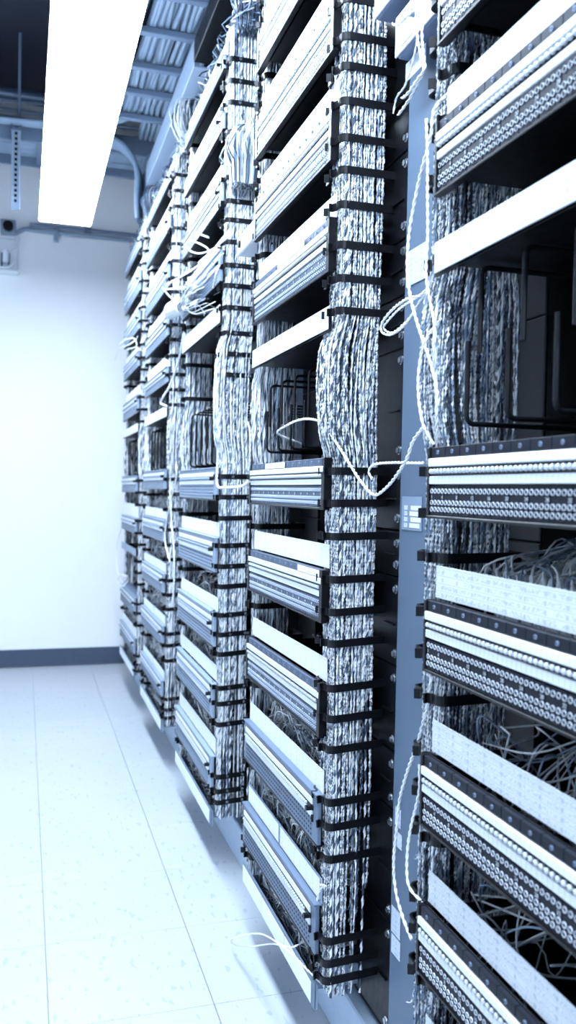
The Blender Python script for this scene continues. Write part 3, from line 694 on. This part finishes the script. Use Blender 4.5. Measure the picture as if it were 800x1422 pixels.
# ------------------------------------------------------------------ labels on the post, junction boxes
t = thing('posted_label', 'pale paper notice with ruled lines high on the grey post', 'label', (.5725, 1.266, 1.325))
part('sheet', MB().cbox(0, .0008, -.068, 0, 0, .055, .0002), 'note', t)
t = thing('posted_label', 'pale paper label with white boxes halfway up the grey post', 'label', (.5725, 1.262, .944))
part('sheet', MB().cbox(0, .0008, -.072, 0, 0, .052, .0002), 'frame_grey', t)
for r_ in range(4):
    part('box', MB().cbox(0, .0005, -.036, 0, 0, .007, .0001), 'paper', t, (-.0006, -.030-.004*(r_ % 2), .004+r_*.009))
    part('box', MB().cbox(0, .0005, -.012, 0, 0, .007, .0001), 'note', t, (-.0006, -.010, .004+r_*.009))
for z, y, h, w, lab in ((.472, 1.262, .030, .022, 'upper small white sticker on the low grey post'), (.440, 1.252, .024, .018, 'lower small white sticker on the low grey post'),
                        (.298, 1.267, .042, .034, 'upper large pale sticker near the foot of the grey post'), (.265, 1.265, .030, .034, 'lower large pale sticker near the foot of the grey post')):
    t = thing('sticker', lab, 'sticker', (.5728, y, z)); part('sheet', MB().cbox(0, .0006, -w, 0, 0, h, .0001), 'note', t)

t = thing('junction_box', 'white fronted junction box with ruled label above the grey post', 'junction box', (.53, 1.225, 1.655))
part('body', MB().cbox(0, .10, -.26, 0, 0, .062, .003), 'shade_grey', t)
part('front_cover', MB().cbox(-.003, .0, -.26, 0, .001, .061, .001), 'box_white', t)
part('label', MB().cbox(0, .0005, -.05, 0, 0, .04, .0001), 'note', t, (-.004, -.015, .008))
part('knob', MB().rod((0, 0, 0), (-.012, 0, 0), .006, 8), 'tray', t, (-.002, -.075, .03))
t = thing('hanging_card', 'slanted white card with lines under the white junction box', 'card', (.545, 1.224, 1.622))
part('sheet', MB().cbox(0, .001, -.068, 0, 0, .028, .0002), 'note', t)
t = thing('junction_box', 'grey junction box with bare underside at the top beside the second bundle', 'junction box', (.515, 1.275, 1.735))
part('body', MB().cbox(0, .06, -.14, 0, 0, .06, .003), 'shade_grey', t)
part('front_cover', MB().cbox(-.003, .0, -.14, 0, .001, .059, .001), 'box_white', t)
t = thing('junction_box', 'small white box clipped beside the middle rack bundle', 'junction box', (.485, 2.06, 1.565))
part('body', MB().cbox(0, .05, -.16, 0, 0, .045, .003), 'box_white', t)
part('socket', MB().rod((0, 0, 0), (-.004, 0, 0), .009, 10), 'black', t, (0, -.03, .022))

ORD = ('first', 'second', 'third', 'fourth', 'fifth', 'sixth', 'seventh', 'eighth', 'ninth', 'tenth', 'eleventh')
# ------------------------------------------------------------------ overhead tray, cables, raceways
TX0, TX1, TZ = .355, .615, 2.6
t = thing('ladder_tray', 'grey steel ladder tray carrying thick cables above the racks', 'cable tray', ((TX0+TX1)/2, 2.9, TZ))
for sx in (-1, 1): part('side_rail', MB().cbox(-.008, .008, -1.9, 1.05, -.02, .06, .003), 'tray', t, (sx*(TX1-TX0)/2, 0, 0))
for k in range(12): part('rung', MB().cbox(-.122, .122, -.014, .014, -.012, .012, .003), 'tray', t, (0, -1.75+k*.243+(.02 if k % 3 == 0 else 0), 0))
for k in range(22):
    x = TX0+.02+(k % 11)*.0225+RNG.normal(0, .003); zz = TZ+.026+(k//11)*.020
    ph = RNG.uniform(0, 6.28); ys = np.linspace(1.05, 3.75, 24)
    p = [(x+.008*math.sin(4*y+ph), y, zz+.003*math.sin(9*y+ph)) for y in ys]
    if k % 11 < 5: p += [(x-.02, 3.88, zz+.01), (x-.10, 4.02, zz+.02), (x-.30, 4.14+.01*k, zz+.03), (x-.7, 4.2+.008*k, zz+.04), (x-1.3, 4.2+.008*k, zz+.04)]
    else: p += [(x+.005, 3.9, zz), (x+.01, 4.1, zz)]
    p = np.array(p); org = p[0].copy()
    thing('thick_cable', f'thick grey cable, {ORD[k % 11]} from the left, {"upper" if k > 10 else "lower"} layer of overhead ladder tray', 'cable', tuple(org), 'thick cables in the overhead ladder tray',
          me=tubes_mesh('thick_cable', [spline(p-org, .04)], RNG.uniform(.0095, .012), 8, ['thick']))
t = thing('cross_tray', 'pale steel cross tray running along the back wall overhead', 'cable tray', (0, 4.42, 2.62))
for sy in (-1, 1): part('side_rail', MB().cbox(-1.9, 1.0, -.008, .008, -.02, .07, .003), 'tray', t, (0, sy*.16, 0))
for k in range(11): part('rung', MB().cbox(-.014, .014, -.152, .152, -.012, .012, .003), 'tray', t, (-1.7+k*.25, 0, 0))
for k in range(9):
    yy = 4.29+k*.032; ph = RNG.uniform(0, 6.28)
    P = np.array([(x, yy+.008*math.sin(3*x+ph), 2.648+.006*math.sin(4*x+ph)) for x in np.linspace(-1.85, .9, 14)]); org = P[0].copy()
    thing('thick_cable', f'thick pale cable laid across the back in the cross tray, {ORD[8-k]} from the wall', 'cable', tuple(org), 'thick cables in the cross tray by the wall',
          me=tubes_mesh('thick_cable', [spline(P-org, .05)], .011, 8, ['thick']))
t = thing('drop_channel', 'dark drop plate guiding bent cables down to the farthest racks', 'cable guide', (.52, 4.0, 2.20))
part('plate', MB().cbox(0, .012, 0, .10, -.01, .32, .003), 'shade_grey', t); part('plate', MB().cbox(0, .10, .10, .112, -.01, .32, .003), 'shade_grey', t)
for k in range(6):
    y = 3.98-k*.022
    P = np.array([(.30, y+.30, 2.64+.004*k), (.36, y+.28, 2.635), (.42, y+.22, 2.60), (.47, y+.16, 2.53), (.50, y+.13, 2.44), (.50, y+.12, 2.30), (.505, y+.12, 2.22)]); P[:, 0] -= .006*k; org = P[-1].copy()
    thing('drop_cable', f'thick pale cable bending down to the farthest racks, {ORD[k]} from the wall', 'cable', tuple(org), 'bent cables dropping to the farthest racks',
          me=tubes_mesh('drop_cable', [spline(P-org, .03)], .012, 8, ['thick']))
t = thing('raceway', 'dark steel raceway running above the middle rack top', 'raceway', (.53, 2.4, 2.36))
part('channel', MB().cbox(-.03, .12, -1.35, .37, 0, .006, .001).cbox(-.03, -.026, -1.35, .37, .006, .07, .001).cbox(.116, .12, -1.35, .37, .006, .07, .001), 'black_gloss', t)
t = thing('raceway', 'pale steel raceway running above the fourth rack top', 'raceway', (.54, 3.4, 2.37))
part('channel', MB().cbox(-.03, .12, -.58, .75, 0, .006, .001).cbox(-.03, -.026, -.58, .75, .006, .09, .001).cbox(.116, .12, -.58, .75, .006, .09, .001), 'frame_grey', t)

# wires gathered on the rack tops, and the big splayed bunches
def crown(i, label, count, dark=False, seed=3):
    rg = np.random.default_rng(seed); n, f = NEAR[i], FAR[i]; paths, mi = [], []
    for q in range(count):
        y = rg.uniform(n-.02, f-.02); y2 = y+rg.uniform(-.25, .08)
        p = [(.515+rg.normal(0, .012), y2, 2.155+rg.uniform(0, .03)), (.505+rg.normal(0, .012), (y+y2)/2, 2.175+rg.uniform(0, .05)), (.545+rg.normal(0, .02), y, 2.20+rg.uniform(.01, .06)), (.60, y+.04, 2.25+rg.uniform(0, .03))]
        paths.append(spline(p, .03)); mi.append(rg.choice([0, 1, 1, 2]) if not dark else rg.choice([1, 2, 2]))
    return thing('crown_wires', label, 'wires', (0, 0, 0), 'wires gathered on the rack tops', kind='stuff', me=tubes_mesh('crown_wires', paths, .0022, 4, ['wire', 'wire_mid', 'wire_grey'], mi))
crown(2, 'grey wires gathered along the top of the middle rack', 90, seed=3); crown(3, 'pale wires gathered along the top of the fourth rack', 90, seed=4); crown(4, 'pale wires gathered along the top of the farthest rack', 60, seed=5)
def splay(label, cx, cy, z0, z1, count, seed, out=.05):
    rg = np.random.default_rng(seed); paths, mi = [], []
    for q in range(count):
        u, v = rg.uniform(-1, 1, 2); o_ = out*rg.uniform(.3, 1)
        p = [(cx+u*.04, cy+v*.03, z0-.03), (cx+u*.045, cy+v*.035-.006, z0+.02), (cx+u*.05-o_*.4+rg.normal(0, .006), cy+v*.05-o_*.6+rg.normal(0, .008), z0+(z1-z0)*rg.uniform(.3, .6)), (cx+u*.04-o_*.2+rg.normal(0, .006), cy+v*.05-o_*.3+rg.normal(0, .006), z0+(z1-z0)*.8), (cx+u*.03+.03, cy+v*.05+.05, z1)]
        paths.append(spline(p, .02)); mi.append(rg.choice([0, 0, 1, 2]) if seed in (9, 11) else rg.choice([0, 1, 1, 2, 2]))
    return thing('splayed_wires', label, 'wires', (0, 0, 0), 'bunches bulging over the rack tops', kind='stuff', me=tubes_mesh('splayed_wires', paths, .0017, 4, ['wire', 'wire_mid', 'wire_grey'], mi))
splay('dark bulging bunch of wires topping the middle rack bundle', .54, NEAR[2]-.055, 2.19, 2.36, 260, 8, .03)
splay('pale bulging bunch of wires topping the fourth rack bundle', .54, NEAR[3]-.055, 2.19, 2.36, 200, 9, .06)
splay('pale bulging bunch of wires topping the farthest rack bundle', .54, NEAR[4]-.055, 2.17, 2.33, 120, 10, .03)
splay('grey wire bulge pushed out of the rings above the middle rack shelf', .53, NEAR[2]-.06, 1.80, 1.92, 240, 11, .022)

# hanging strut, pipes and boxes on the back wall, ducts overhead
t = thing('hanging_strut', 'perforated steel strut hanging from a threaded rod left of the lights', 'strut', (-.055, 4.2, 2.27))
b = MB().cbox(-.02, .02, .004, .02, 0, .37, .002)
b2 = MB()
for k in range(14): b2.box(-.006, .006, .0015, .0045, .03+k*.0235, .03+k*.0235+.012)
part('channel', b.cbox(-.02, -.008, 0, .006, 0, .37, .001).cbox(.008, .02, 0, .006, 0, .37, .001), 'frame_grey', t)
part('slots', b2, 'black', t, kind='stuff')
part('rod', MB().rod((.012, .03, .30), (.012, .03, .81), .006), 'shade_grey', t)
part('bracket', MB().cbox(-.022, .022, -.004, .04, .355, .362, .001).cbox(-.022, -.018, -.004, .04, .362, .40, .001).cbox(.018, .022, -.004, .04, .362, .40, .001).cbox(-.022, .022, -.004, .04, .40, .406, .001), 'duct', t)
t = thing('conduit', 'upper grey conduit strapped along the top of the back wall', 'pipe', (.03, YW-.03, 2.425), 'conduits along the back wall')
part('pipe', MB().tube([(-.02, 0, .0), (1.5, 0, 0)], .011, 10), 'shade_grey', t)
part('coupling', MB().rod((.27, 0, 0), (.31, 0, 0), .015, 10), 'duct', t)
t = thing('conduit', 'lower pale conduit bending to the wall box on the left', 'pipe', (.03, YW-.03, 2.395), 'conduits along the back wall')
part('pipe', MB().tube(spline([(-.14, 0, -.03), (-.09, 0, -.025), (-.05, 0, .0), (0, 0, .005), (.1, 0, 0), (1.5, 0, 0)], .05), .012, 10), 'frame_grey', t)
for x in (.12, .6): part('strap', MB().cbox(x-.012, x+.012, -.016, .03, -.045, .016, .002), 'frame_grey', t)
t = thing('wall_speaker', 'small wall box with a round black lens at the left edge', 'wall box', (-.095, YW-.05, 2.36))
part('body', MB().cbox(-.045, .035, 0, .05, 0, .075, .004), 'frame_grey', t)
part('lens', MB().rod((-.005, 0, .035), (-.005, -.03, .035), .027, 16).rod((-.005, -.028, .035), (-.005, -.034, .035), .018, 14), 'black_gloss', t)
t = thing('wall_box', 'pale open wall box with bent tubing below the black lens', 'wall box', (-.13, YW-.06, 2.15))
part('body', MB().cbox(-.07, .085, .04, .06, 0, .19, .004).cbox(-.07, .085, 0, .045, .0, .015, .003), 'paper', t)
part('lamp_bulb', MB().tube([(.02, .0, .05), (.02, 0, .08), (.02, 0, .115)], .018, 10), 'box_white', t)
part('tube', MB().tube(spline([(-.06, 0, .13), (.02, -.005, .115), (.07, -.005, .14), (.085, 0, .19)], .02), .007, 8), 'box_white', t)
part('tube', MB().tube(spline([(-.06, 0, .02), (0, -.005, .022), (.04, -.005, .03), (.06, 0, .06)], .02), .007, 8), 'box_white', t)
part('bracket', MB().rod((.0, -.002, .03), (.0, -.002, .10), .005).rod((.035, -.002, .03), (.035, -.002, .10), .005), 'duct', t)
for k, (z, y, r, lab) in enumerate(((2.93, 4.55, .03, 'dark pipe crossing under the ceiling, farther from the wall'), (2.86, 4.85, .045, 'grey pipe crossing under the ceiling, closest to the back wall'))):
    t = thing('ceiling_pipe', lab, 'pipe', (-1, y, z)); part('pipe', MB().rod((-2.1, 0, 0), (3.5, 0, 0), r, 14), 'duct', t)
for k in range(10):
    yy = 4.30+.05*k+RNG.uniform(-.015, .015); zz = 2.70+.022*((k*7) % 10); ph = RNG.uniform(0, 6.28); a_ = RNG.uniform(.01, .035)
    P = np.array([(x, yy+.03*math.sin(1.3*x+ph), zz+a_*math.sin(2.4*x+ph)) for x in np.linspace(-2.2, 1.2, 18)]); org = P[0].copy()
    thing('slack_cable', f'slack cable sagging across the back under the ceiling, {ORD[9-k]} from the wall', 'cable', tuple(org), 'slack cables over the cross tray',
          me=tubes_mesh('slack_cable', [spline(P-org, .06)], RNG.uniform(.007, .012), 8, ['thick' if k % 3 else 'duct']))
